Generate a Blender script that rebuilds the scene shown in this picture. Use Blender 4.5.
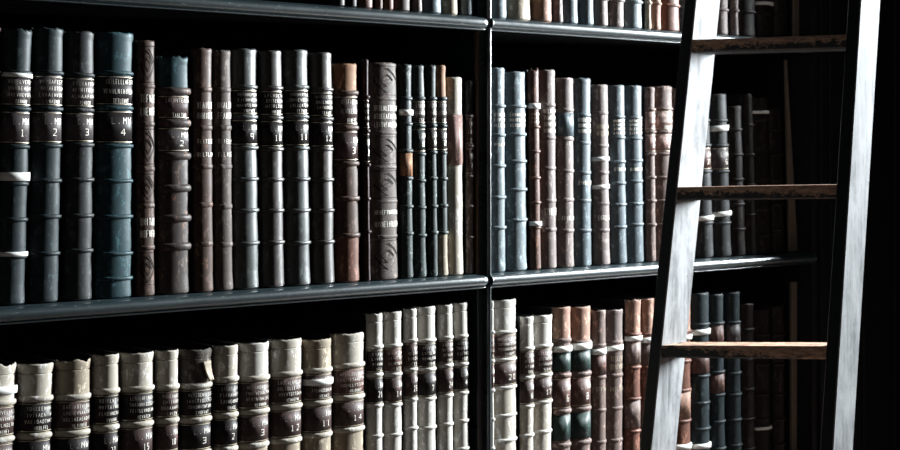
import bpy, math, random
from mathutils import Vector, Matrix
random.seed(7)
for o in list(bpy.data.objects): bpy.data.objects.remove(o)
SC = bpy.context.scene
COL = SC.collection

# ------------------------------------------------------------------ camera
F = 1600.0                       # focal length in pixels of a 900 px wide frame
PHI = math.atan(F / 1842.0)      # camera turned to the right of the shelf normal
HY = 151.0                       # horizon row
H = 1.0                          # camera height
SP, CP = math.sin(PHI), math.cos(PHI)
cam = bpy.data.cameras.new('camera'); camo = bpy.data.objects.new('camera', cam); COL.objects.link(camo)
camo.location = (0, 0, H); camo.rotation_euler = (math.pi/2, 0, -PHI)
cam.sensor_width = 36; cam.lens = F/900*36; cam.shift_y = -(225-HY)/900
cam.clip_start = .05; cam.clip_end = 50
cam.dof.use_dof = True; cam.dof.focus_distance = 2.45; cam.dof.aperture_fstop = 11
SC.camera = camo

# ------------------------------------------------------------------ world, daylight from the window on the right, exposure
w = bpy.data.worlds.new('world'); SC.world = w; w.use_nodes = True
w.node_tree.nodes['Background'].inputs[0].default_value = (.62, .8, 1, 1)
w.node_tree.nodes['Background'].inputs[1].default_value = .010
def area(name, loc, target, sx, sy, power, col):
    l = bpy.data.lights.new(name, 'AREA'); l.shape = 'RECTANGLE'; l.size = sx; l.size_y = sy
    l.energy = power; l.color = col
    o = bpy.data.objects.new(name, l); COL.objects.link(o); o.location = loc
    o.rotation_euler = (Vector(target)-Vector(loc)).to_track_quat('-Z', 'Y').to_euler()
    return o
area('window_light', (4.5, 1.46, 1.70), (2.1, 2.2, .95), .25, 1.3, 560, (.90, .965, 1))
area('left_fill_light', (-3.2, -1.6, 2.2), (2.4, 2.0, 1.0), 1.2, 1.6, 5, (1, .96, .92))  # added weak fill from behind the camera, brightens the tread fronts
SC.view_settings.view_transform = 'Standard'; SC.view_settings.look = 'None'
SC.view_settings.exposure = 0.0; SC.view_settings.gamma = 1; SC.view_settings.use_curve_mapping = False

# ------------------------------------------------------------------ helpers
def W(x, y, Y):                  # where a sight line meets the upright plane at depth Y
    s = Y / (CP*F - SP*(x-450))
    return Vector(((SP*F + CP*(x-450))*s, Y, H + (HY-y)*s))
def D(x, y, z):                  # a point on a sight line at distance z along the view
    r = (x-450)/F*z
    return Vector((SP*z + CP*r, CP*z - SP*r, H + (HY-y)/F*z))

class MB:
    def __init__(s): s.v = []; s.f = []; s.mi = []
    def add(s, vs, fs, m=0):
        n = len(s.v); s.v += [tuple(p) for p in vs]; s.f += [tuple(i+n for i in f) for f in fs]; s.mi += [m]*len(fs)
    def box(s, a, b, m=0):
        x0,y0,z0 = a; x1,y1,z1 = b
        s.add([(x0,y0,z0),(x1,y0,z0),(x1,y1,z0),(x0,y1,z0),(x0,y0,z1),(x1,y0,z1),(x1,y1,z1),(x0,y1,z1)],
              [(0,3,2,1),(4,5,6,7),(0,1,5,4),(1,2,6,5),(2,3,7,6),(3,0,4,7)], m)
    def grid(s, rows, closed=False, m=0):      # rows of equal length
        n = len(s.v); k = len(rows[0])
        for r in rows: s.v += [tuple(p) for p in r]
        for i in range(len(rows)-1):
            for j in range(k if closed else k-1):
                a = n+i*k+j; b = n+i*k+(j+1) % k
                s.f.append((a, b, b+k, a+k)); s.mi.append(m)
    def build(s, name, mats, parent=None, smooth=True, bevel=0):
        me = bpy.data.meshes.new(name); me.from_pydata(s.v, [], s.f)
        if not isinstance(mats, (list, tuple)): mats = [mats]
        for m in mats: me.materials.append(m)
        me.polygons.foreach_set('material_index', s.mi)
        me.polygons.foreach_set('use_smooth', [smooth]*len(s.f)); me.update()
        o = bpy.data.objects.new(name, me); COL.objects.link(o)
        if parent: o.parent = parent
        if bevel:
            b = o.modifiers.new('bevel', 'BEVEL'); b.width = bevel; b.segments = 2; b.limit_method = 'ANGLE'
        return o
def empty(name, loc): 
    o = bpy.data.objects.new(name, None); COL.objects.link(o); o.location = loc; o.empty_display_size = .05; return o
def tag(o, label, cat, group=None):
    o['label'] = label; o['category'] = cat
    if group: o['group'] = group
    n = len(label.replace(',', ' ').split())
    if not 4 <= n <= 16: print('LABEL LENGTH', n, label)
    return o

# ------------------------------------------------------------------ materials
def nodes(name):
    m = bpy.data.materials.new(name); m.use_nodes = True
    nt = m.node_tree; b = nt.nodes['Principled BSDF']
    return m, nt, b
def coords(nt, scale=(1,1,1), rnd=True):
    tc = nt.nodes.new('ShaderNodeTexCoord'); mp = nt.nodes.new('ShaderNodeMapping')
    mp.inputs['Scale'].default_value = scale
    if rnd:
        oi = nt.nodes.new('ShaderNodeObjectInfo'); ml = nt.nodes.new('ShaderNodeMath'); ml.operation = 'MULTIPLY'
        ml.inputs[1].default_value = 37; nt.links.new(oi.outputs['Random'], ml.inputs[0])
        va = nt.nodes.new('ShaderNodeVectorMath'); va.operation = 'ADD'
        nt.links.new(tc.outputs['Object'], va.inputs[0]); nt.links.new(ml.outputs[0], va.inputs[1])
        nt.links.new(va.outputs[0], mp.inputs[0])
    else: nt.links.new(tc.outputs['Object'], mp.inputs[0])
    return mp.outputs[0]
def noise(nt, vec, scale, detail=6, rough=.6):
    n = nt.nodes.new('ShaderNodeTexNoise'); n.inputs['Scale'].default_value = scale
    n.inputs['Detail'].default_value = detail; n.inputs['Roughness'].default_value = rough
    nt.links.new(vec, n.inputs['Vector']); return n.outputs[0]
def ramp(nt, fac, a, b, ca=(0,0,0,1), cb=(1,1,1,1)):
    r = nt.nodes.new('ShaderNodeValToRGB'); r.color_ramp.elements[0].position = a; r.color_ramp.elements[1].position = b
    r.color_ramp.elements[0].color = ca; r.color_ramp.elements[1].color = cb
    nt.links.new(fac, r.inputs[0]); return r.outputs[0]
def mix(nt, fac, a, b):
    m = nt.nodes.new('ShaderNodeMix'); m.data_type = 'RGBA'
    if hasattr(fac, 'node'): nt.links.new(fac, m.inputs[0])
    else: m.inputs[0].default_value = fac
    for s, c in ((6, a), (7, b)):
        if hasattr(c, 'node'): nt.links.new(c, m.inputs[s])
        else: m.inputs[s].default_value = (*c, 1)
    return m.outputs[2]
def bump(nt, b, h, strength, dist=.002):
    bp = nt.nodes.new('ShaderNodeBump'); bp.inputs['Strength'].default_value = strength; bp.inputs['Distance'].default_value = dist
    nt.links.new(h, bp.inputs['Height']); nt.links.new(bp.outputs[0], b.inputs['Normal'])
def leather(name, c, wear, amt=.5, rough=.42, streak=.5, spec=.15, grain=.5, speck=None):
    m, nt, b = nodes(name)
    v1 = coords(nt, (1, 1, .35)); v2 = coords(nt, (1, 1, .12)); v3 = coords(nt)
    big = noise(nt, v1, 38, 8, .72)
    st = noise(nt, v2, 170, 4, .6)
    c = tuple(x*(1.05 if max(c) < .5 else 1.0) for x in c); dark = tuple(x*.45 for x in c); lite = tuple(min(1, x*1.9+.01) for x in c)
    base = mix(nt, ramp(nt, st, .5-.25/max(streak, .1)*.5, .5+.25/max(streak, .1)*.5), dark, lite)
    base = mix(nt, ramp(nt, big, .62-amt*.22, .70-amt*.12), base, wear)
    if speck:
        sp = noise(nt, v3, 190, 4, .7)
        base = mix(nt, ramp(nt, sp, .54, .58), base, speck)
    scr = noise(nt, coords(nt, (1, 1, .06)), 420, 2, .5)
    base = mix(nt, ramp(nt, scr, .62, .70), base, tuple(min(1, x*2.4+.03) for x in c))
    scf = noise(nt, coords(nt, (1, 1, .5)), 95, 10, .8)
    base = mix(nt, ramp(nt, scf, .53, .60), base, tuple(min(1, x*2.0+.015) for x in c))
    base = mix(nt, ramp(nt, scf, .44, .34), base, tuple(x*.5 for x in c))
    nt.links.new(base, b.inputs['Base Color'])
    rr = nt.nodes.new('ShaderNodeMapRange'); rr.inputs['To Min'].default_value = rough-.1; rr.inputs['To Max'].default_value = rough+.22
    nt.links.new(big, rr.inputs[0]); nt.links.new(rr.outputs[0], b.inputs['Roughness'])
    b.inputs['Specular IOR Level'].default_value = spec
    ad = nt.nodes.new('ShaderNodeMath'); ad.operation = 'ADD'
    nt.links.new(noise(nt, v3, 700, 3, .6), ad.inputs[0]); nt.links.new(big, ad.inputs[1])
    bump(nt, b, ad.outputs[0], grain*.45, .0005)
    return m
def plain(name, c, rough=.6, var=.25, scale=60, metal=0, spec=.2, bmp=.2):
    m, nt, b = nodes(name)
    v = coords(nt); n = noise(nt, v, scale)
    col = mix(nt, n, tuple(x*(1-var) for x in c), tuple(min(1, x*(1+var)) for x in c))
    nt.links.new(col, b.inputs['Base Color']); b.inputs['Roughness'].default_value = rough
    b.inputs['Metallic'].default_value = metal; b.inputs['Specular IOR Level'].default_value = spec
    if bmp: bump(nt, b, n, bmp)
    return m
M = {}
RED = (.16, .06, .035); TAN = (.30, .19, .13)
M['teal'] = leather('teal_black_leather', (.030,.045,.050), (.035,.028,.028), .35)
M['tealgrey'] = leather('grey_teal_leather', (.048,.052,.053), (.05,.035,.03), .4)
M['blue'] = leather('deep_teal_leather', (.035,.085,.10), (.03,.035,.04), .35)
M['brown'] = leather('worn_brown_leather', (.12,.075,.058), (.24,.12,.075), .45)
M['patchy'] = leather('patchy_brown_blue_leather', (.09,.072,.064), (.26,.11,.065), .66, grain=.9)
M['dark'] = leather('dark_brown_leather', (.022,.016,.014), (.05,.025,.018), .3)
M['black'] = leather('glossy_black_brown_leather', (.070,.058,.052), (.15,.07,.045), .4, rough=.36, spec=.5)
M['blackg'] = leather('glossy_grey_green_leather', (.085,.095,.092), (.06,.05,.045), .4, rough=.36, spec=.5)
M['redbrown'] = leather('red_brown_leather', (.16,.085,.065), (.33,.17,.10), .45)
M['maroon'] = leather('dark_maroon_leather', (.065,.035,.035), (.05,.04,.04), .4)
M['taupe'] = leather('taupe_calf_leather', (.14,.11,.095), (.12,.095,.085), .45, rough=.5)
M['marble'] = leather('marbled_leather', (.05,.066,.066), (.02,.02,.02), .5, speck=(.30,.34,.31))
M['grey'] = leather('pale_grey_blue_leather', (.22,.27,.29), (.13,.16,.18), .4, rough=.42)
M['greydk'] = leather('slate_grey_leather', (.13,.165,.185), (.08,.10,.12), .4, rough=.40)
M['mauve'] = leather('grey_brown_leather', (.25,.20,.185), (.33,.23,.19), .4, rough=.5)
M['pink'] = leather('pinkish_tan_leather', (.46,.27,.20), (.33,.18,.14), .45, rough=.55)
M['dust'] = leather('dusty_brown_leather', (.22,.155,.135), (.34,.20,.15), .45, rough=.52)
M['rust'] = leather('rust_brown_leather', (.22,.10,.07), (.36,.17,.11), .5)
M['vellum'] = leather('stained_vellum', (.72,.65,.54), (.42,.34,.24), .3, rough=.5, streak=.28, grain=.35)
M['vellumd'] = leather('dirty_vellum', (.48,.40,.30), (.20,.14,.09), .5, rough=.5, streak=.35, grain=.5)
M['vellumw'] = leather('clean_white_vellum', (.84,.80,.72), (.58,.50,.38), .22, rough=.45, streak=.22, grain=.3)
M['torn'] = leather('torn_dark_leather_head', (.10,.085,.07), (.34,.29,.22), .5, grain=1)
M['slate'] = leather('blue_black_leather', (.035,.05,.056), (.02,.025,.03), .3)
M['l_brown'] = leather('brown_title_leather', (.11,.07,.064), (.07,.04,.037), .4, rough=.42, streak=.3, grain=.25)
M['l_grey'] = leather('grey_brown_title_leather', (.13,.11,.11), (.09,.07,.068), .4, rough=.42, streak=.3, grain=.25)
M['l_black'] = leather('black_title_leather', (.030,.024,.024), (.05,.028,.026), .4, rough=.4, streak=.3, grain=.25)
M['l_red'] = leather('russet_title_leather', (.17,.095,.08), (.10,.05,.045), .4, rough=.42, streak=.3, grain=.25)
M['l_green'] = leather('dark_green_title_leather', (.035,.06,.052), (.05,.07,.06), .4, rough=.42, streak=.3, grain=.25)
M['l_pink'] = leather('faded_pink_title_leather', (.42,.27,.24), (.30,.17,.15), .4, rough=.5, streak=.3, grain=.25)
M['orange'] = leather('bare_orange_leather', (.42,.22,.12), (.30,.14,.08), .4, rough=.55)
M['gilt'] = plain('faded_gilt', (.62,.55,.42), .38, .3, 300, .55, bmp=0)
M['giltw'] = plain('pale_gilt', (.80,.76,.68), .45, .2, 300, .2, bmp=0)
M['paper'] = plain('white_paper_slip', (.82,.82,.78), .75, .08, 90)
M['pages'] = plain('aged_page_edges', (.075,.06,.045), .8, .35, 240)
M['board'] = plain('dark_cover_board', (.018,.019,.022), .55, .3, 60)
M['tool'] = plain('blind_tooled_lines', (.012,.009,.008), .85, .3, 200, 0, .05)

def paint():
    m, nt, b = nodes('blue_black_gloss_paint')
    v = coords(nt, (.25, 1, 1), False); n = noise(nt, v, 22, 8, .7); n2 = noise(nt, coords(nt, (.5,1,1), False), 160, 4)
    col = mix(nt, n, (.007,.013,.016), (.022,.036,.040))
    col = mix(nt, ramp(nt, n2, .66, .70), col, (.10,.12,.12))
    nt.links.new(col, b.inputs['Base Color'])
    mr = nt.nodes.new('ShaderNodeMapRange'); mr.inputs['To Min'].default_value = .18; mr.inputs['To Max'].default_value = .40
    nt.links.new(n, mr.inputs[0]); nt.links.new(mr.outputs[0], b.inputs['Roughness'])
    b.inputs['Specular IOR Level'].default_value = .8
    bump(nt, b, n2, .35, .001)
    b.inputs['Coat Weight'].default_value = .6; b.inputs['Coat Roughness'].default_value = .28
    return m
M['paint'] = paint()
M['inner'] = plain('matt_black_shelf_paint', (.010,.010,.011), .7, .3, 30)
M['woodedge'] = plain('bare_brown_wood', (.12,.075,.05), .6, .3, 50)
M['palewood'] = plain('pale_bare_wood', (.17,.13,.10), .6, .2, 50)
M['wallblack'] = plain('black_panel_paint', (.006,.0065,.008), .55, .4, 12)

def whitewood():
    m, nt, b = nodes('worn_white_painted_wood')
    v = coords(nt, (1,1,.10), False); n = noise(nt, v, 60, 9, .7); n2 = noise(nt, coords(nt, (1,1,.5), False), 14, 8, .7)
    col = mix(nt, ramp(nt, n, .38, .60), (.12,.125,.13), (.31,.32,.33))
    col = mix(nt, ramp(nt, n2, .42, .72), col, (.50,.51,.52))
    sp = noise(nt, coords(nt, (1,1,.6), False), 120, 2)
    col = mix(nt, ramp(nt, sp, .73, .76), col, (.10,.10,.10))
    nt.links.new(col, b.inputs['Base Color']); b.inputs['Roughness'].default_value = .7; b.inputs['Specular IOR Level'].default_value = .15
    bump(nt, b, n, .15, .0008); return m
M['white'] = whitewood()
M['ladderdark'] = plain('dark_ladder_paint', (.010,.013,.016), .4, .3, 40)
def tread():
    m, nt, b = nodes('worn_tread_wood')
    n = noise(nt, coords(nt, (.6,.6,1), True), 95, 10, .8)
    tc = nt.nodes.new('ShaderNodeTexCoord'); sx = nt.nodes.new('ShaderNodeSeparateXYZ'); nt.links.new(tc.outputs['Object'], sx.inputs[0])
    mr = nt.nodes.new('ShaderNodeMapRange'); mr.inputs['From Min'].default_value = -.026; mr.inputs['From Max'].default_value = .002
    mr.inputs['To Min'].default_value = -.22; mr.inputs['To Max'].default_value = .16
    nt.links.new(sx.outputs['Z'], mr.inputs[0])
    ad = nt.nodes.new('ShaderNodeMath'); ad.operation = 'ADD'; nt.links.new(n, ad.inputs[0]); nt.links.new(mr.outputs[0], ad.inputs[1])
    f = noise(nt, coords(nt, (.2,.2,1), True), 260, 5, .7)
    wood = mix(nt, ramp(nt, f, .35, .65), (.22,.11,.065), (.62,.38,.25))
    nt.links.new(mix(nt, ramp(nt, ad.outputs[0], .44, .49), (.010,.010,.012), wood), b.inputs['Base Color'])
    b.inputs['Roughness'].default_value = .6; bump(nt, b, ad.outputs[0], .5, .002); return m
M['tread'] = tread()
def planks():
    m, nt, b = nodes('dark_floor_boards')
    tc = nt.nodes.new('ShaderNodeTexCoord'); br = nt.nodes.new('ShaderNodeTexBrick')
    br.inputs['Color1'].default_value = (.05,.03,.02,1); br.inputs['Color2'].default_value = (.035,.022,.015,1); br.inputs['Mortar'].default_value = (.005,.004,.003,1)
    br.inputs['Scale'].default_value = 2; br.inputs['Mortar Size'].default_value = .01
    nt.links.new(tc.outputs['Object'], br.inputs['Vector']); nt.links.new(br.outputs[0], b.inputs['Base Color']); b.inputs['Roughness'].default_value = .4
    return m
M['floor'] = planks()

# ------------------------------------------------------------------ the setting
YN, YB, YBACK = 2.200, 2.220, 2.56          # nosing front, spine fronts, back panel
XL = .80; XR = W(801, 200, 2.20).x + .06          # bookcase ends
XD0, XD1 = W(480, 0, 2.214).x, W(487.3, 0, 2.214).x + .006
ZS = [H-.695, H-.2300, H+.2505, H+.728]      # top faces of the four boards
def struct(name, mb, m, smooth=False, bevel=0):
    o = mb.build(name, m, None, smooth, bevel); o['kind'] = 'structure'; return o
b = MB(); b.box((-1.5, -1.5, -.05), (5.5, 2.8, 0)); struct('floor', b, M['floor'])
b = MB(); b.box((-1.5, YBACK+.022, 0), (5.5, 2.75, 2.9)); struct('wall_back', b, M['wallblack'])
b = MB(); b.box((XR+.022, 2.204, 0), (3.40, YBACK+.02, 2.9)); b.box((3.40, 1.91, 0), (3.62, YBACK+.02, 2.9))  # outer block: unseen pier, added to shade the right end of the shelves
for k in range(3): b.box((XR+.05+k*.13, 2.199, .1), (XR+.058+k*.13, 2.205, 2.8))
struct('wall_right', b, M['wallblack'], False, .003)

# ------------------------------------------------------------------ the bookcase
bc = empty('bookcase', ((XL+XR)/2, YN+.18, 0)); tag(bc, 'blue-black painted wooden bookcase of open shelves filled with old books', 'bookcase')
ofs = Vector(bc.location)
def bpart(name, mb, m, parent=None, smooth=False, bevel=0):
    mb.v = [tuple(Vector(p)-ofs) for p in mb.v]
    return mb.build(name, m, parent or bc, smooth, bevel)
b = MB(); b.box((XL, YBACK, .01), (XR, YBACK+.02, ZS[3])); bpart('back_panel', b, M['inner'])
for (x0, x1) in ((XL-.028, XL), (XD0, XD1-.0062), (XR, XR+.02)):
    b = MB(); b.box((x0, 2.220 if x0 == XD0 else 2.214, .0), (x1, YBACK, ZS[3]+.02))
    up = bpart('upright', b, M['inner'] if x0 == XR else M['paint'], None, False, .001)
    if x0 == XD0:
        b = MB(); rows = []
        for z in (0.0, ZS[3]+.02):
            rows.append([(XD1-.0036+.0042*math.cos(t), 2.213+.009*math.sin(t)*(1 if math.sin(t) > 0 else .6), z) for t in [i*math.pi/8 for i in range(16)]])
        b.grid(rows, True); bpart('bead', b, M['paint'], up, True)
        b = MB(); b.box((XD0-.0035, 2.217, ZS[1]), (XD0-.0005, 2.225, ZS[2]-.026)); bpart('edge_strip', b, M['woodedge'], up)
b = MB(); b.box((XL, 2.225, .0), (XR, 2.25, ZS[0]-.026)); bpart('plinth', b, M['paint'], None, False, .001)
def nosing(x0, x1, zt, r0, r1):
    prof = [(2.236, .0), (2.2165, .0), (2.2150, -.0018), (2.2125, -.0018)]
    for i in range(13):
        t = math.pi/2 + i*math.pi/12
        prof.append((2.2105+.0105*math.cos(t), -.0122+.0100*math.sin(t)))
    prof += [(2.2125, -.0226), (2.2075, -.0232), (2.2068, -.0245), (2.2078, -.0258), (2.236, -.0258)]
    cy, cz = 2.222, -.0128
    xs = [x0] + [x0+.022*k/8 for k in range(1, 9)] + [x0+(x1-x0-.044)*k/30+.022 for k in range(1, 30)] + [x1-.022+.022*k/8 for k in range(0, 9)]
    mb = MB(); rows = []
    for x in xs:
        s = 1
        if r0: s = min(s, math.sqrt(max(0.02, 1-max(0, 1-(x-x0)/.022)**2)))
        if r1: s = min(s, math.sqrt(max(0.02, 1-max(0, 1-(x1-x)/.022)**2)))
        rows.append([(x, cy+(y-cy)*s if y < cy else y, zt+cz+(z-cz)*(.35+.65*s)) for y, z in prof])
    mb.grid(rows, True)
    k = len(prof); n = len(rows)
    mb.f += [tuple(range(k)), tuple(reversed(range((n-1)*k, n*k)))]; mb.mi += [0, 0]
    return mb
for bay, (x0, x1) in enumerate(((XL, XD0), (XD1-.006, XR))):
    for zt in ZS:
        b = MB(); b.box((x0, 2.2362, zt-.024), (x1, YBACK, zt)); sh = bpart('shelf', b, M['inner'])
        xa, xb = (x0, XD1-.0036) if bay == 0 else (XD1-.0034, x1)
        o = bpart('nosing', nosing(xa, xb, zt, False, bay == 0), M['paint'], sh, True)
for k, (xa, ya, xb, yb, wid) in enumerate(((792, -60, 794, 33, .026), (783, 60, 790.5, 248, .030), (790, 300, 791, 440, .020))):
    pa, pb = W(xa, ya, 2.26), W(xb, yb, 2.26); zb = (ZS[2], ZS[1], ZS[0])[k] + .0008
    if k != 1: pa.x = pb.x
    tw = .004 if k == 1 else wid
    b = MB(); z1 = (ZS[3]-.03, pa.z, H-.30)[k]
    xb_ = pb.x if k != 2 else pb.x
    vs = [(xb_-wid/2, 2.25, zb), (xb_+wid/2, 2.25, zb), (xb_+wid/2, 2.257, zb), (xb_-wid/2, 2.257, zb),
          (pa.x-tw/2, 2.25, z1), (pa.x+tw/2, 2.25, z1), (pa.x+tw/2, 2.257, z1), (pa.x-tw/2, 2.257, z1)]
    b.add(vs, [(0,3,2,1),(4,5,6,7),(0,1,5,4),(1,2,6,5),(2,3,7,6),(3,0,4,7)])
    o = b.build('wooden_batten', M['palewood'], None, False, .001)
    tag(o, ('pale upright wooden batten at the far right end of the top shelf', 'pale tapering wooden batten standing at the right end of the middle shelf',
            'narrow dim wooden batten at the right end of the bottom shelf')[k], 'batten', 'battens at the right end of the shelves')

# ------------------------------------------------------------------ books
def arc(wd, bl, a, off=0):
    x = (wd/2+off)*math.sin(a); lim = wd/2+.0009
    return (max(-lim, min(lim, x)), -(bl+off)*math.cos(a))
GL = {'I': [(.5,0,.5,1)], 'L': [(.2,0,.2,1),(.2,0,.8,0)], 'T': [(.5,0,.5,1),(.1,1,.9,1)], 'E': [(.2,0,.2,1),(.2,0,.8,0),(.2,.5,.7,.5),(.2,1,.8,1)],
      'H': [(.15,0,.15,1),(.85,0,.85,1),(.15,.5,.85,.5)], 'N': [(.15,0,.15,1),(.85,0,.85,1),(.15,1,.85,0)], 'V': [(.1,1,.5,0),(.5,0,.9,1)],
      'F': [(.2,0,.2,1),(.2,.5,.7,.5),(.2,1,.8,1)], 'A': [(.1,0,.5,1),(.5,1,.9,0),(.3,.4,.7,.4)], 'O': [(.2,0,.2,1),(.8,0,.8,1),(.2,0,.8,0),(.2,1,.8,1)],
      'M': [(.1,0,.1,1),(.9,0,.9,1),(.1,1,.5,.4),(.5,.4,.9,1)], 'W': [(.05,1,.25,0),(.25,0,.5,.7),(.5,.7,.75,0),(.75,0,.95,1)], '.': [(.4,0,.4,.12)],
      '0': [(.2,0,.2,1),(.8,0,.8,1),(.2,0,.8,0),(.2,1,.8,1)], '1': [(.5,0,.5,1),(.3,.8,.5,1),(.3,0,.7,0)], '2': [(.2,1,.8,1),(.8,1,.8,.5),(.8,.5,.2,0),(.2,0,.85,0)],
      '3': [(.2,1,.8,1),(.8,1,.8,0),(.35,.5,.8,.5),(.2,0,.8,0)], '4': [(.65,0,.65,1),(.65,1,.15,.35),(.15,.35,.9,.35)], '7': [(.15,1,.85,1),(.85,1,.4,0)],
      '6': [(.2,0,.2,1),(.2,1,.8,1),(.2,.5,.8,.5),(.8,0,.8,.5),(.2,0,.8,0)], '8': [(.2,0,.2,1),(.8,0,.8,1),(.2,0,.8,0),(.2,1,.8,1),(.2,.5,.8,.5)],
      '9': [(.8,0,.8,1),(.2,1,.8,1),(.2,.5,.2,1),(.2,.5,.8,.5)], '5': [(.2,1,.8,1),(.2,.5,.2,1),(.2,.5,.8,.5),(.8,0,.8,.5),(.2,0,.8,0)], ' ': []}
TITLE = 'ILTEHNVFAO'
def glyphs(mb, text, ac, aw, zc, h, put, th):
    """letters laid on the spine between angles ac-aw and ac+aw"""
    n = len(text)
    for i, ch in enumerate(text):
        u0 = ac - aw + 2*aw*i/n; uw = 2*aw/n*.74
        for (x0, y0, x1, y1) in GL.get(ch, []):
            a0 = u0+x0*uw; a1 = u0+x1*uw; z0 = zc-h/2+y0*h; z1 = zc-h/2+y1*h
            dx = (a1-a0); dz = (z1-z0)
            if abs(dz) < 1e-6: p = [(a0, z0-th/2), (a1, z0-th/2), (a1, z0+th/2), (a0, z0+th/2)]
            else:
                ta = put.da*th/2
                p = [(a0-ta, z0), (a0+ta, z0), (a1+ta, z1), (a1-ta, z1)]
            mb.add([put(a, z) for a, z in p], [(0, 1, 2, 3)])
class Put:
    def __init__(s, wd, bl, off): s.w, s.b, s.o = wd, bl, off; s.da = 2/wd
    def __call__(s, a, z):
        x, y = arc(s.w, s.b, a, s.o); return (x, y, z)
def wrap(wd, bl, z0, z1, a0, a1, off, n=14, inner=True, rag=0, rnd=None, skew=0):
    mb = MB(); A = [a0+(a1-a0)*i/n for i in range(n+1)]
    f = lambda z, o: [(*arc(wd, bl, a, o), z+(rnd.uniform(-rag, rag) if rag else 0)+skew*a) for a in A]
    mb.grid([f(z0, .0), f(z0, off), f(z1, off), f(z1, .0)], False)
    return mb
def band_mesh(wd, bl, z, rz, pr, rnd, thick=1):
    mb = MB(); n = 16; rows = []
    wob = [rnd.uniform(-.0004, .0004) for _ in range(n+1)]
    for k in range(8):
        t = -math.pi/2 + k*math.pi/7
        rows.append([(*arc(wd, bl, -math.pi/2+math.pi*i/n, -.0008+(pr+.0008+wob[i])*max(0, math.cos(t))**.7), z+rz*math.sin(t)+wob[i]*.8) for i in range(n+1)])
    mb.grid(rows); return mb

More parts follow.
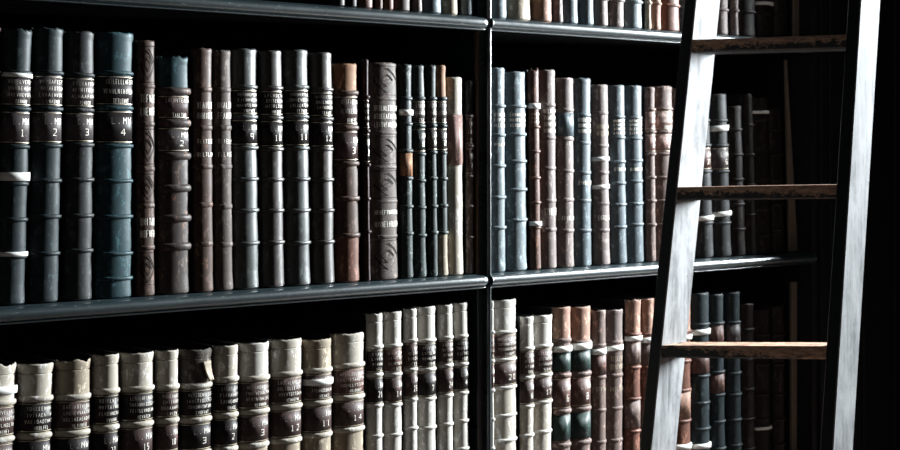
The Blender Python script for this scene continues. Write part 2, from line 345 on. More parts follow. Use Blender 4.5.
ORD = ['zeroth','first','second','third','fourth','fifth','sixth','seventh','eighth','ninth','tenth','eleventh','twelfth','thirteenth','fourteenth','fifteenth',
       'sixteenth','seventeenth','eighteenth','nineteenth','twentieth','twenty-first','twenty-second','twenty-third']
BI = [0]
def book(label, group, pb, pt, xb0, xb1, xt0, xt1, zt, zbase, bands, mat='teal', cap=None, lab=None, rings=(), panels=(), band=(.0034,.0032), bmat=None,
         rag=.0008, title=4, num='', depth=None, tool=(), auto=False, bulge=.44, bottom=None, gilt='gilt', rims=False, flap=False, lines=False):
    """xb0..xb1 are world X limits at the base, xt0..xt1 at the head"""
    BI[0] += 1; rnd = random.Random(BI[0]*13+5)
    wd = min((xb1-xb0+xt1-xt0)/2, xb1-xb0+.0004, xt1-xt0+.0006) - .0012
    cxb = (xb0+xb1)/2; cxt = (xt0+xt1)/2
    hgt = zt-zbase; bl = min(.024, max(.006, bulge*wd)); dp = depth or min(.29, .12+hgt*.32)+rnd.uniform(-.006, .006)
    yj = YB + bl + rnd.uniform(-.0012, .0015)
    lean = math.atan2(cxt-cxb, hgt)
    root = empty('book', (cxb, yj, zbase+abs(math.sin(lean))*wd/2)); root.rotation_euler.y = lean
    tag(root, label, 'book', group)
    Z = [z-zbase for z in bands]
    if auto and len(Z) > 2:
        step = abs(Z[-1]-Z[-2]); z = Z[-1]-step
        while z > .03: Z.append(z); z -= step
    # spine shell with a worn head and tail
    top = hgt; rows_o = []; rows_i = []
    zs = [0, .002, .006, .03] + [top*(k/14) for k in range(2, 14) if .035 < top*(k/14) < top-.02] + [top-.014, top-.006, top-.002, top]
    if rims: zs += [top-.0135, top-.0145, top-.0155, top-.0165]
    if Z: zs += [Z[0], Z[-1]]
    zs = sorted(set(round(z, 5) for z in zs))
    n = 24; A = [-math.pi/2+math.pi*i/n for i in range(n+1)]
    ph = rnd.uniform(0, 6)
    jag = [rnd.uniform(-rag, rag*.3) + rag*.45*math.sin(a*5+ph) for a in A]
    mb = MB(); ro = []
    for z in zs:
        o = 0
        if z < .001: o = -.0012
        elif z < .004: o = .0006
        elif z < .01: o = .0008
        elif z > top-.001: o = -.0011
        elif z > top-.004: o = .0005
        elif z > top-.01: o = .0006
        if rims and abs(z-(top-.015)) < .0008: o -= .0012
        o += .00035*math.sin(z*60+ph)
        ro.append([(*arc(wd-.0022, bl, a, o), max(0, z+(jag[i] if z > top-.008 else 0))) for i, a in enumerate(A)])
    inn = lambda z, j: [(*arc(wd-.0022, bl, a, -.0034), z+(jag[i] if j else 0)) for i, a in enumerate(A)]
    ro.append(inn(top-.0012, 1)); ro.append(inn(.0, 0)); ro.append(ro[0])
    # colour slots: the spine, and a different leather at head or tail where it shows
    mats = [M[mat], M[cap or mat], M[bottom or mat]]
    z_cap = Z[0] if Z else top; z_bot = Z[-1] if Z else 0
    for k in range(len(ro)-1):
        za = (ro[k][n//2][2]+ro[k+1][n//2][2])/2; m = 0
        if Z and za > Z[0] and cap: m = 1
        elif Z and za < Z[-1] and bottom: m = 2
        if k >= len(zs)-1: m = 1 if k < len(zs)+1 and cap else 0
        mb.grid([ro[k], ro[k+1]], False, m)
    sp = mb.build('spine', mats, root)
    def shell(name, z0, z1, mt, off, parent, a=1.5, ragz=0, skew=0):
        return wrap(wd-.0022, bl, z0, z1, -a, a, off, 16, True, ragz, rnd, skew).build(name, M[mt], parent)
    # boards and pages
    for s in (-1, 1):
        mb = MB(); x0 = s*(wd/2-.0030); x1 = s*(wd/2)
        mb.box((min(x0, x1), .0006, .0), (max(x0, x1), dp, top-.001)); mb.build('cover_board', M['board'], root, False, .0006)
    mb = MB(); pw = wd-.0066; pts = []
    for i in range(9):
        a = -math.pi/2+math.pi*i/8; x, y = arc(pw, max(.002, bl-.0048), a); pts.append((x, y))
    pts += [(pw/2, dp-.008), (-pw/2, dp-.008)]
    zt_ = top-.0062; k = len(pts)
    mb.grid([[(x, y, .0015) for x, y in pts], [(x, y, zt_) for x, y in pts]], True)
    mb.f += [tuple(range(k)), tuple(reversed(range(k, 2*k)))]; mb.mi += [0, 0]
    mb.build('page_block', M['pages'], root, False)
    # raised bands
    for z in Z:
        mm = M[bmat or mat]
        band_mesh(wd-.0022, bl, z, band[0], band[1], rnd).build('raised_band', mm, root)
    hb = band[0]
    # title labels
    if lab and len(Z) >= 3:
        lm = lab if isinstance(lab, (tuple, list)) else (lab, lab)
        for q in range(2):
            if lm[q] is None: continue
            z1, z0 = Z[q]-hb-.0012, Z[q+1]+hb+.0012
            L = shell('title_label' if q == 0 else 'volume_label', z0, z1, lm[q], .0009, root, 1.42)
            put = Put(wd-.0022, bl, .00125); hh = z1-z0
            for zz in (z0+.0016, z1-.0016):
                mb = MB(); As = [-1.38+2.76*i/14 for i in range(15)]
                mb.grid([[put(a, zz-.00045) for a in As], [put(a, zz+.00045) for a in As]])
                mb.build('gilt_line', M[gilt], L)
            mb = MB()
            if q == 0:
                nl = title
                for li in range(nl):
                    nc = max(3, int(wd*1000/4.6)+rnd.choice((-1, 0, 0))) if li < nl-1 else max(2, int(wd*1000/8))
                    t = ''.join(rnd.choice(TITLE) for _ in range(nc))
                    aw = .95*(1 if li < nl-1 else .5)
                    glyphs(mb, t, .12, aw*rnd.uniform(.85, 1), z1-hh*(.2+.66*li/max(1, nl-1)) if nl > 1 else (z0+z1)/2, hh*.6/max(2.6, nl)*.78, put, .00062)
            else:
                glyphs(mb, 'L.MW' if wd > .022 else 'MW', .2, .62, z1-hh*.30, hh*.20, put, .0010)
                glyphs(mb, num or str(rnd.randint(1, 30)), .28, .14*max(1, len(num or '1'))+.1, z1-hh*.66, hh*.21, put, .0010)
            mb.build('lettering', M['giltw'], L)
    if flap:
        mb = MB(); za, zb_ = top-.020, Z[0]+.008; rows = []
        for i in range(9):
            t = i/8; o = .0012+.006*t**2.2; hw = .34*(1-.45*t); ac = .38+.10*t
            rows.append([(*arc(wd-.0022, bl, ac-hw+2*hw*j/6, o+.0012*math.sin(j*1.1)*t), za+(zb_-za)*t+.0015*math.sin(j*2+t*4)*t) for j in range(7)])
        mb.grid(rows); f_ = mb.build('leather_flap', M['vellumd'], root); f_['label'] = 'peeling pale leather flap'
        sd = f_.modifiers.new('thickness', 'SOLIDIFY'); sd.thickness = .0008
    # bare lettering stamped straight into the leather
    for (z1, z0, nl, gm) in lines or ():
        z1 -= zbase; z0 -= zbase
        put = Put(wd-.0022, bl, .0009); mb = MB(); hh = z1-z0
        for li in range(nl):
            t = ''.join(rnd.choice(TITLE) for _ in range(max(3, int(wd*1000/5.2))))
            glyphs(mb, t, .12, .92, z1-hh*((li+.5)/nl), hh/nl*.58, put, .0014 if gm == 'giltw' and group.endswith('right bay') else .0010)
        mb.build('lettering', M[gm], root)
    for (za, zb_, mt) in panels:
        shell('leather_patch', min(za, zb_)-zbase, max(za, zb_)-zbase, mt, .0013, root, 1.5, .0009)
    for (z, hh) in rings:
        wrap(wd-.0022, bl, z-zbase-hh/2, z-zbase+hh/2, -1.57, 1.57, band[1]+.0008, 16, True, 0, rnd, rnd.uniform(-.0006, .0004)).build('paper_slip', M['paper'], root)
    # blind-tooled diamonds and rules
    for (z, hh) in tool:
        put = Put(wd-.0022, bl, .0010); z -= zbase; mb = MB()
        def seg(a0, z0, a1, z1, th=.0009):
            K = 5
            p = [(a0+(a1-a0)*i/K, z0+(z1-z0)*i/K) for i in range(K+1)]
            if abs(z1-z0) < 1e-6: mb.grid([[put(a, zz-th/2) for a, zz in p], [put(a, zz+th/2) for a, zz in p]])
            else: mb.grid([[put(a-th/wd, zz-th*.3) for a, zz in p], [put(a+th/wd, zz+th*.3) for a, zz in p]])
        for sc in (1, .5):
            e = .85*sc; q = hh/2*sc*.86
            N = 10; pts = [(e*math.copysign(abs(math.cos(t))**1.75, math.cos(t)), q*math.copysign(abs(math.sin(t))**1.75, math.sin(t))) for t in [2*math.pi*i/16 for i in range(17)]]
            for (a0, z0), (a1, z1) in zip(pts, pts[1:]): seg(a0, z+z0, a1, z+z1, .0020)
        for k in range(3): seg(-.25, z-hh*.16+k*hh*.14, .25, z-hh*.08+k*hh*.14, .0011)
        for zz in (z-hh/2, z+hh/2): seg(-1.25, zz, 1.25, zz, .0008)
        mb.build('tooled_ornament', M['tool'], root)
    return root

# every row: (right edge at head, right edge at base or at row 450, head row, band rows, options); a sight line turned into a place on the shelf front
EDGE = .0022
def row(specs, start, zbase, group, where, yref=None, ascending=True, total=0):
    pt, pb = start
    n = len(specs); last = None
    for i, (xt, xb, yt, bands, o) in enumerate(specs):
        o = dict(o); desc = o.pop('d'); xl = o.pop('xl', None)
        if xl: pt, pb = xl
        xm = (pt+xt)/2
        def ext(xa, xz):       # straight line through both rows, carried to head and base
            A = W(xa, yt, YB+.004); y2 = yref
            if y2 is None:
                B = W(xz, 0, YB+.004); B.z = zbase
            else: B = W(xz, y2, YB+.004)
            k = (B.x-A.x)/(B.z-A.z)
            return A.x, A.x + k*(zbase-A.z)
        t0, b0 = last if last and not xl else ext(pt, pb)
        # the outline of a rounded spine lies short of its edge when seen at a slant
        t1, b1 = ext(xt, xb); A2 = max(.005, (t1-t0)/2); bf = o.get('bulge', .44); Bq = min(.024, bf*2*A2)
        al = PHI+math.atan((xt-450)/F); aa = math.atan(A2/Bq/math.tan(al))
        sh = A2*(1-math.sin(aa)) + (Bq*(1-math.cos(aa))-.004)*math.tan(al)
        sh = min(sh, A2*.5); t1 += sh; b1 += sh
        if xl: t0 += sh; b0 += sh
        if 'left of the post' in where: t1 = min(t1, XD0-.005); b1 = min(b1, XD0-.005)
        last = (t1, b1)
        zt = W(xm, yt, YB).z
        zz = [W(xm, y, YB).z for y in bands]
        for key in ('rings', ): 
            if key in o: o[key] = [(W(xm, y, YB).z, h) for y, h in o[key]]
        if 'panels' in o: o['panels'] = [(W(xm, a, YB).z, W(xm, c, YB).z, m) for a, c, m in o['panels']]
        if 'lines' in o: o['lines'] = [(W(xm, a, YB).z, W(xm, c, YB).z, k, g) for a, c, k, g in o['lines']]
        if 'tool' in o: o['tool'] = [(W(xm, (a+c)/2, YB).z, abs(W(xm, a, YB).z-W(xm, c, YB).z)) for a, c in o['tool']]
        idx = (n-i) if ascending is False else i+1
        label = '%s, %s %s' % (desc, ORD[idx], where)
        e = 0
        book(label, group, None, None, b0+e+.0003, b1+e-.0003, t0+e+.0003, t1+e-.0003, zt, zbase+.0010, zz, **o)
        pt, pb = xt, xb

R1 = [(176.5, .009), (257, .006)]
midL = [
 (2, -6, 26, [72,108,146,182,218,255], dict(d='dark reddish leather book at the photo edge', mat='maroon', lab='l_black')),
 (33, 25.5, 29, [73,109,147,184,220,257], dict(d='tall black-teal book with three white paper slips', mat='teal', lab='l_grey', num='1', rings=[(75.5,.006),(177,.0125),(254.5,.0065)], rag=.0016)),
 (65, 61, 27.5, [73,109,146,181,217,254], dict(d='tall black-teal book with brown labels, marked 2', mat='teal', lab='l_grey', num='2', rag=.0018)),
 (95.5, 94, 31, [75,110,145,180,216,251], dict(d='tall grey-black book with torn head, marked 3', mat='tealgrey', lab='l_grey', num='3', rag=.002)),
 (134, 133, 32, [73,108,146,181,217,254,279], dict(d='wide deep teal leather book, marked 4', mat='blue', lab=('l_black','l_black'), num='4', title=3)),
 (155.5, 156, 40, [86,124,169,206,248], dict(d='slim grey-brown book with flat bands', mat='brown', band=(.004,.0012), tool=[(46,82),(129,164),(174,202),(253,285)], lines=[(92,118,2,'giltw'),(216,240,2,'giltw')])),
 (190, 190.5, 56, [91,123,156,188.5,218.5,247], dict(d='short wide patchy brown book with thick bands', mat='patchy', band=(.0062,.0052), lab=('l_brown','l_grey'), num='2', title=2, rag=.003, xl=(157,157.5), cap='blue')),
 (212, 214, 48, [89.5,128,167,205,244.5], dict(d='worn brown book lettered with large gilt title', mat='brown', band=(.0045,.0012), lines=[(100,121,2,'giltw'),(138,145,1,'giltw'),(151,158,1,'giltw')], xl=(191.5,193))),
 (231, 234, 50, [90,128,167,207,245], dict(d='purplish brown book right of its large-titled twin', mat='taupe', band=(.0045,.0012), lines=[(100,121,2,'giltw'),(138,145,1,'giltw'),(151,158,1,'giltw')])),
 (257.5, 260, 48.5, [87,117,148,179.5,211,244], dict(d='glossy black book with gilt volume mark 9', mat='blackg', lab='l_black', num='9')),
 (282.5, 285.5, 50, [88,118,149.5,180,211,243], dict(d='glossy brown-black book with gilt volume mark 10', mat='black', lab='l_black', num='10')),
 (308.5, 311.5, 49.5, [87,117,148.5,179.5,211,243.5], dict(d='glossy grey-green book with gilt volume mark 11', mat='blackg', lab='l_black', num='11')),
 (332.5, 335, 52, [89.5,119,149.5,180,211,242.5], dict(d='glossy brown-black book with gilt volume mark 12', mat='black', lab='l_black', num='12')),
 (358, 361.5, 63.5, [93,128,164,199,236], dict(d='wide brown book with orange head and tail', mat='brown', cap='orange', bottom='rust', lab='l_brown', num='3', title=3, band=(.0045,.0035))),
 (369, 370.5, 59, [97,131,165,199,232], dict(d='slim dark maroon book', mat='maroon', lab='l_black', num='2')),
 (397, 398.5, 62.5, [99,133,167.5,202,237], dict(d='wide taupe book tooled with diamond ornaments', mat='taupe', band=(.0035,.0009), tool=[(66,95),(137,164),(171,198),(241,272)], lines=[(104,129,3,'giltw'),(209,216,1,'giltw'),(220,229,1,'giltw')], bulge=.28)),
 (412, 414.5, 64, [98.5,124,151,178.5,207,234], dict(d='black marbled book with orange patch and pale slip', mat='marble', panels=[(153.5,176,'orange')], rings=[(112.5,.010)], band=(.0034,.0026))),
 (425, 427.5, 65, [98.5,126,154.5,181,208,236], dict(d='black marbled book with grey title labels', mat='marble', lab=('l_grey','marble'), title=3, band=(.0034,.0026))),
 (435.5, 438, 65, [98.5,125.5,152.5,178.5,206.5,233], dict(d='slim black marbled book', mat='marble', lab=('l_grey','l_grey'), title=3, band=(.0034,.0026))),
 (446, 448.5, 65, [98.5,126,153,179,206,233], dict(d='marbled book with orange head and cream tail', mat='marble', cap='orange', bottom='vellumd', lab=('l_grey','l_grey'), title=3, band=(.0034,.0026))),
 (463, 463.5, 77, [114,166], dict(d='cream vellum book with faded pink title', mat='vellum', band=(.0010,.0006), panels=[(115,165,'l_pink')], lines=[(122,158,5,'giltw')])),
 (477, 478.8, 80, [116,146,176,206,237], dict(d='short grey-brown book with dark labels', mat='mauve', cap='tealgrey', lab='l_brown', title=3, num='6', band=(.0026,.0024), xl=(464.5,465))),
]
for i, t in enumerate(midL): t[4].setdefault('bulge', .36 if i < 4 else .27 if i < 9 else .40 if i < 13 else .34)
row(midL, (-26, -36), ZS[1], 'old leather books on the middle shelf, left bay', 'left of the post, middle shelf', ascending=False)

midR = [
 (505, 506.8, 67.5, [106,135,166,197.5,228], dict(d='pale grey-blue book', mat='grey', lines=[(112,128,3,'giltw'),(142,147,1,'giltw')])),
 (526, 528, 71.5, [106.5,134.5,161.5,190,220.5], dict(d='grey-blue book with white title', mat='grey', lines=[(112,128,3,'giltw')])),
 (539, 542, 69, [104,127,151.5,178,203,228], dict(d='slim red-brown book with torn head and paper slips', mat='redbrown', rings=[(106,.010),(224,.008)], rag=.005, band=(.003,.0026), lines=[(112,124,3,'gilt')])),
 (556.5, 557, 69.5, [105,138,168.5,201,230], dict(d='grey-brown book taller than its right neighbour', mat='mauve', band=(.004,.0014), lines=[(108,134,4,'giltw'),(206,218,1,'giltw')])),
 (574, 574.5, 77.5, [110,139,171,200,231], dict(d='pinkish grey-brown book with grey title panel', mat='mauve', panels=[(113,136,'greydk')], band=(.004,.0014), lines=[(117,134,3,'giltw'),(215,222,1,'giltw')])),
 (591.5, 593, 78, [115,143,173,201,231], dict(d='slate-grey book with white title', mat='greydk', band=(.004,.0014), lines=[(117,134,3,'giltw'),(180,186,1,'giltw')])),
 (608, 611, 84.5, [113,146,173,204,231], dict(d='grey-brown book wrapped with two white slips', mat='mauve', rings=[(159,.008),(187,.008)], band=(.004,.0012), lines=[(123,137,2,'gilt'),(214,222,1,'giltw')])),
 (624.5, 627, 85, [117,138,162,183.5,205,227.5], dict(d='slate book with dense white title, the left twin', mat='greydk', lines=[(119,135,4,'giltw'),(167,172,1,'giltw')], band=(.0034,.0024))),
 (642, 644.5, 85.5, [118,138.5,161,181.5,204,225], dict(d='slate book with dense white title, the right twin', mat='greydk', lines=[(119,135,4,'giltw'),(167,172,1,'giltw')], band=(.0034,.0024))),
 (654.8, 656.3, 87, [109.5,132,154,177.5,201,225], dict(d='slim dusty brown book with tan labels', mat='dust', lab=('l_pink','l_pink'), title=3, xl=(645,646.5))),
 (672.8, 674.5, 86, [109,132,154,177.5,201,225], dict(d='dusty brown book just left of the ladder', mat='dust', lab=('l_pink','l_pink'), title=3)),
 (690, 695, 88, [110,133,156,180,203,226], dict(d='brown book mostly hidden behind the ladder stile', mat='dust')),
 (709, 714.3, 93, [121,146,172,198,224], dict(d='grey book at the ladder with low slip', mat='tealgrey', lab=(None,'l_red'), rings=[(219,.010)], xl=(692,697))),
 (726.5, 732, 94, [121,146,172,198,224], dict(d='grey book with two white slips', mat='tealgrey', lab=(None,'l_grey'), rings=[(128.5,.012),(214.5,.010)])),
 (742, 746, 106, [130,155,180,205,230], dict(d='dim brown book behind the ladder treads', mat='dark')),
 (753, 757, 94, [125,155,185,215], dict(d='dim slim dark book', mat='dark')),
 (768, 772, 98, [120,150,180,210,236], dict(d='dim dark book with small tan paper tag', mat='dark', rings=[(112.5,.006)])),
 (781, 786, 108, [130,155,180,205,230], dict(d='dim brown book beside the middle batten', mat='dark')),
]
for t in midR: t[4].setdefault('bulge', .34)
row(midR, (491, 491), ZS[1], 'old leather books on the middle shelf, right bay', 'right of the post, middle shelf')

V = dict(rims=True, bmat='vellum', cap='vellum', mat='vellumd', lab=('l_brown','l_brown'), auto=True, band=(.0046,.0034), bulge=.46)
Vt = dict(rims=True, bmat='vellumw', mat='vellumw', lab=('l_brown','l_brown'), auto=True, band=(.0034,.0028), bulge=.46)
def v(base, d, **k): r = dict(base); r['d'] = d; r.update(k); return r
botL = [
 (17, 14, 366, [404,441,478], v(V, 'pale-headed book with paper slip at the photo edge', rings=[(391.5,.011)], rag=.003)),
 (54.5, 52.5, 365, [400,437,474], v(V, 'wide vellum-headed book with cracked head', lab=('l_black','l_black'), cap='vellum')),
 (91.5, 90, 361, [398,434,470], v(V, 'wide vellum book with torn right head', cap='vellumd', lab=('l_brown','l_black'), rag=.003)),
 (120.5, 119.5, 355.5, [392,428.5,465], v(V, 'vellum-headed book with grey labels', lab=('l_black','l_black'))),
 (154.5, 153.2, 353.5, [389.5,425,461], v(V, 'wide vellum book with lightly creased head', lab=('l_black','l_brown'))),
 (179.5, 178.8, 351, [388,421.5,455], v(V, 'vellum-headed book with red-brown labels', lab=('l_brown','l_brown'))),
 (213, 211.8, 350, [386.5,420.6,454], v(V, 'book with peeling dark leather head', cap='torn', lab=('l_black','l_black'), rag=.002, flap=True)),
 (239, 238, 346, [380,416,450], v(V, 'narrow vellum-headed book beside the peeling one', lab=('l_black','l_black'))),
 (269.5, 268.6, 343.5, [379,412.5,446], v(V, 'clean vellum-headed book with rimmed head', cap='vellumw', lab=('l_brown','l_brown'))),
 (302, 301.6, 340, [374.5,407.5,441.5], v(V, 'vellum-headed book marked 12', lab=('l_brown','l_brown'), num='12')),
 (331.5, 331.5, 340, [371,403.5,436], v(V, 'vellum book with white slip below head, marked 11', cap='vellumd', num='11', rings=[(382.5,.010)], lab=('l_brown','l_brown'))),
 (365, 364.3, 334, [366,398,430.5], v(V, 'wide vellum-headed book marked 14', cap='vellum', lab=('l_red','l_brown'), num='14')),
 (383.5, 384, 314, [347.5,375.5,406.5,437], v(Vt, 'tall white vellum book marked 21', lab=('l_black','l_black'), num='21')),
 (402.5, 403, 312, [346,375,405.5,435.5], v(Vt, 'tall white vellum book with russet title, marked 14', lab=('l_red','l_brown'), num='14')),
 (417, 417.7, 309, [341,370,400,429], v(Vt, 'slim tall white vellum book marked 23', lab=('l_brown','l_brown'), num='23')),
 (436.5, 437, 307, [341,370,399.5,428.5], v(Vt, 'tall white vellum book with black labels', lab=('l_black','l_black'), num='7')),
 (453, 453.2, 305, [338,366,396,425], v(Vt, 'tall white vellum book with brown labels', lab=('l_brown','l_brown'), num='24')),
 (468.5, 470, 303, [336.5,364.5,393.5,421.5], v(Vt, 'tall white vellum book nearest the post', lab=('l_black','l_black'), num='4')),
]
row(botL, (-22, -25), ZS[0], 'vellum backed books on the bottom shelf, left bay', 'left of the post, bottom shelf', yref=450, ascending=False)

botR = [
 (494.3, 495.5, 301, [332.5,361.5,391,420], v(Vt, 'slim vellum book against the post', lab=('l_red','l_red'))),
 (517.5, 517.8, 300, [332.5,360,388,416,441], v(Vt, 'tall white vellum book marked 20', lab=('l_brown','l_brown'), num='20', cap='vellumw', mat='vellum')),
 (534.5, 533.8, 317, [349,378,407,436], v(Vt, 'slim short white vellum book', lab=('l_brown','l_brown'), mat='vellum', cap='vellumw')),
 (553.5, 552.5, 315.5, [346.5,375.5,402.5,432], v(Vt, 'short white vellum book marked 17', lab=('l_brown','l_brown'), num='17', mat='vellum', cap='vellumw')),
 (571.5, 571.5, 307.5, [341,376,412,446], dict(d='tan book with green title and torn green patch', mat='dust', cap='pink', lab=(None,'l_red'), num='6', rings=[(349.5,.011)], panels=[(353,372,'l_green'),(416,441,'l_green')], lines=[(355,369,3,'giltw')], auto=True, band=(.0048,.0034))),
 (591, 591.3, 307, [343,374.5,409.5,443], dict(d='salmon-headed book with dark green title', mat='dust', cap='pink', lab=(None,'l_red'), num='8', rings=[(346.5,.013)], panels=[(350.5,371,'l_green'),(413,439,'l_green')], lines=[(353,368,3,'giltw')], auto=True, band=(.0048,.0034))),
 (606.5, 606.5, 310.5, [346,378,411,443], dict(d='dusty brown book with white slip', mat='dust', rings=[(352,.011)], panels=[(356,375,'l_red')], lines=[(358,372,2,'gilt'),(386,393,1,'gilt')], auto=True, band=(.004,.0016))),
 (624, 623.3, 310, [343,376,409,441], dict(d='grey-brown book with white slip and gilt title', mat='dust', cap='mauve', rings=[(348.5,.010)], lines=[(355,371,2,'gilt'),(386,393,1,'gilt')], auto=True, band=(.004,.0016))),
 (641.5, 640, 300, [335,368,399.5,432], dict(d='tall tan book with torn head', mat='rust', cap='pink', rings=[(339,.009)], panels=[(343,365,'dust'),(401,429,'dust')], auto=True, rag=.003, xl=(625.5,625))),
 (655, 653, 299, [335,368,399.5,432], dict(d='tall rust-tan book left of the ladder', mat='rust', cap='pink', rings=[(340.5,.011)], panels=[(344,365,'dust')], auto=True)),
 (673, 672, 298, [335,368,399.5,432], dict(d='brown book hidden behind the ladder stile', mat='rust', cap='pink', auto=True)),
 (691.8, 692, 296, [332,362,391,422], dict(d='pinkish tan book right against the ladder stile', mat='rust', cap='pink', rings=[(338,.009),(447.5,.010)], panels=[(393,420,'pink')], auto=True)),
 (709.5, 711.5, 293.5, [325,350,377,404,430], dict(d='blue-black book with two white slips', mat='slate', rings=[(332.5,.011),(447,.010)], panels=[(353,374,'l_red')], auto=True)),
 (723.5, 726, 294.5, [324,352,373,396,423], dict(d='blue-black book with bronze title panels', mat='slate', panels=[(326,349,'l_red'),(375,394,'l_red')], lines=[(328,347,3,'gilt'),(378,391,1,'gilt')], auto=True)),
 (739.5, 741, 292.5, [323,350,374,395.5,421], dict(d='blue-black book nearest the dark corner', mat='slate', panels=[(325,347,'l_grey')], lines=[(327,345,3,'gilt')], auto=True, xl=(725.5,728))),
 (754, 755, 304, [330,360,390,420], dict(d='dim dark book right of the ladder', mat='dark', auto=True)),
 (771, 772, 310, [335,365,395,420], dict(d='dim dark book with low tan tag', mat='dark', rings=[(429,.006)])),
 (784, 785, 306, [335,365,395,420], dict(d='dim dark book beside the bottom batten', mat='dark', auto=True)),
]
for t in botR: t[4]['bulge'] = .36
row(botR, (488.8, 488.8), ZS[0], 'old books on the bottom shelf, right bay', 'right of the post, bottom shelf', yref=450)

def topspec(xr, mat, d, hgt=.36, **k):
    y = HY-(.2505+hgt)/(YB/(CP*F-SP*(xr-456)))
    r = dict(d=d, mat=mat); r.update(k)
    s = YB/(CP*F-SP*(xr-456))
    zb = [HY-(.2505+q)/s for q in (.30, .25, .20, .15, .10, .055)]
    return (xr, xr, y, zb, r)
topL = [
 topspec(345, 'dark', 'dark book showing only its foot'), topspec(357, 'dark', 'dark brown book showing only its foot'),
 topspec(373.5, 'redbrown', 'pale brown book foot', .37), topspec(383, 'dust', 'slim pale-edged book'),
 topspec(393.5, 'rust', 'slim red-brown book'), topspec(411, 'taupe', 'wide grey-brown book', .38),
 topspec(422.5, 'mauve', 'slim grey-brown book'), topspec(441.5, 'greydk', 'grey-blue book'), topspec(458, 'vellumd', 'cream and tan book'),
 topspec(474, 'grey', 'grey book nearest the post', xl=(461, 461)),
]
row(topL, (333, 333), ZS[2], 'books on the top shelf, left bay', 'left of the post, top shelf', ascending=False)
topR = [
 topspec(507, 'grey', 'pale grey book', .37), topspec(531, 'vellumd', 'cream and brown book', .36), topspec(551.8, 'pink', 'pinkish tan book', .37),
 topspec(563.4, 'mauve', 'slim dark and mauve book'), topspec(579, 'greydk', 'dark grey book'), topspec(594, 'grey', 'pale grey book beside the dark one'),
 topspec(608.5, 'mauve', 'pale mauve book'), topspec(624, 'mauve', 'speckled pinkish grey book'), topspec(642.5, 'grey', 'wide grey-blue book'),
 topspec(651.5, 'vellumd', 'slim off-white book'), topspec(661, 'pink', 'slim tan book'), topspec(680, 'rust', 'rust-brown book left of the ladder', .36),
 topspec(698, 'greydk', 'grey book behind the ladder stile'), topspec(713, 'dust', 'brown book behind the ladder stile'),
 topspec(728.5, 'mauve', 'dim mauve book right of the ladder stile'), topspec(738.5, 'mauve', 'slim pale book right of the ladder stile', .36, xl=(731, 731)),
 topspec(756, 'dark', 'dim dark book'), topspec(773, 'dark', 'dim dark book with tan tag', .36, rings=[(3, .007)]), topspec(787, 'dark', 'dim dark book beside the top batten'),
]
row(topR, (491.5, 491.5), ZS[2], 'books on the top shelf, right bay', 'right of the post, top shelf')

# ------------------------------------------------------------------ the ladder
AL = math.radians(42)
rv = Vector((CP, -SP, 0)); fv = Vector((SP, CP, 0))
U = rv*math.cos(AL) - fv*math.sin(AL)        # along the treads, left to right
Wd = rv*math.sin(AL) + fv*math.cos(AL)       # from the front edges to the back edges
zl0 = 2.80
def depth_at(y, base): return base + .09*(HY+75-y)/F*base
JL = [D(696, 0, depth_at(0, zl0)), D(651, 450, depth_at(450, zl0))]
LW = 165/F*zl0/(math.cos(AL)+ (861-450)/F*math.sin(AL))
zr0 = zl0 - LW*math.sin(AL)
JR = [D(861, 0, depth_at(0, zr0)), D(833, 450, depth_at(450, zr0))]
lad = empty('library_ladder', D(745, 450, 2.65)*1); lad.location.z = 0
tag(lad, 'leaning wooden ladder with pale worn stiles and dark chipped treads', 'ladder'); lo = Vector(lad.location)
def line_at(J, z): k = (z-J[0].z)/(J[1].z-J[0].z); return J[0]+(J[1]-J[0])*k
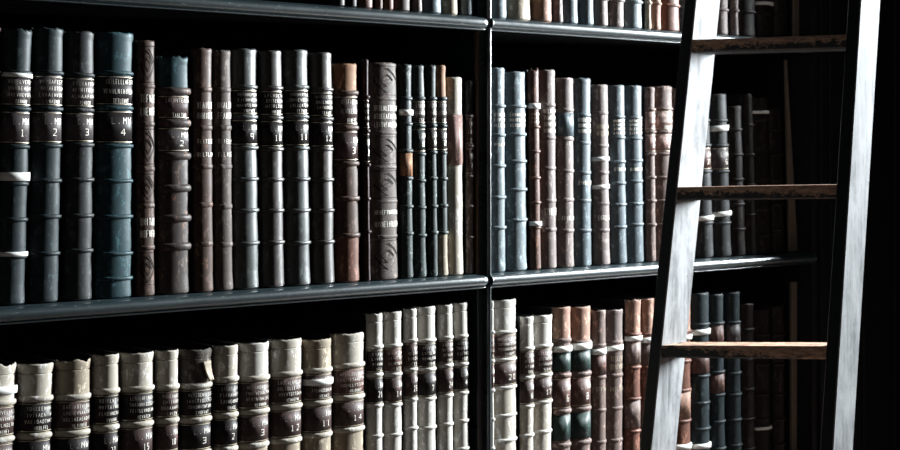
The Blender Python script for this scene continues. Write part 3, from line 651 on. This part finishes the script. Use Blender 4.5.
def stile(J, t, dp):
    mb = MB(); zs = [0, 2.25]
    zs = [i*2.25/24 for i in range(25)]
    def ring(z):
        p = line_at(J, z); c = .0016
        q = [p-U*c, p+Wd*c, p+Wd*(dp-c), p+Wd*dp-U*c, p+Wd*dp-U*(t-c), p+Wd*(dp-c)-U*t, p+Wd*c-U*t, p-U*(t-c)]
        return [x-lo for x in q]
    rows = [ring(z) for z in zs]
    k = 8
    for i in range(len(rows)-1):
        n = len(mb.v); mb.v += [tuple(p) for p in rows[i]+rows[i+1]]
        for j in range(k):
            a, b_ = j, (j+1) % k
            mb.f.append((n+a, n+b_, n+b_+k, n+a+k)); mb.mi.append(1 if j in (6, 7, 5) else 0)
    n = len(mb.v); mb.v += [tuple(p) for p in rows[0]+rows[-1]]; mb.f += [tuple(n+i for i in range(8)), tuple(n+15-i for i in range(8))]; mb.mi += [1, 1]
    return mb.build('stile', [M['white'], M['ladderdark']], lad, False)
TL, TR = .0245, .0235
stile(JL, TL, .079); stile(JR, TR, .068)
def treadm(yl, yr, thl, thr):
    def pick(J, y):      # front point of the stile line seen at this row
        k = (y-0)/(450-0); return J[0]+(J[1]-J[0])*k
    a = pick(JL, yl); c = pick(JR, yr)-U*TR
    zz = c.z; th = thl
    o = (a+c)/2 - lo
    mb = MB(); N = 24; rows = []
    dirv = (c-a)
    for i in range(N+1):
        p = a+dirv*(i/N); f = Vector((0, 0, 1)); r = .003
        ch = .0012*math.sin(i*1.7)+.0008*math.sin(i*4.1)
        T = thl
        q = [p+Wd*(r*.8+abs(ch)*.6), p+Wd*.0004-f*(r+abs(ch)), p+Wd*.0004-f*(T-r), p+Wd*r-f*T, p+Wd*.070-f*T, p+Wd*.070]
        rows.append([tuple(x-lo-o) for x in q])
    mb.grid(rows, True); k = 6
    mb.f += [tuple(range(k)), tuple(reversed(range(N*k, (N+1)*k)))]; mb.mi += [0, 0]
    t = mb.build('tread', M['tread'], lad, False); t.location = o; return t
treadm(40.5, 34.5, .0235, .0235); treadm(190, 187.5, .0235, .0235); treadm(347.5, 349.5, .0215, .0215)
# the treads above and below the photo, at the same spacing
treadm(-110, -118, .0235, .0235); treadm(500, 507, .0225, .0225)
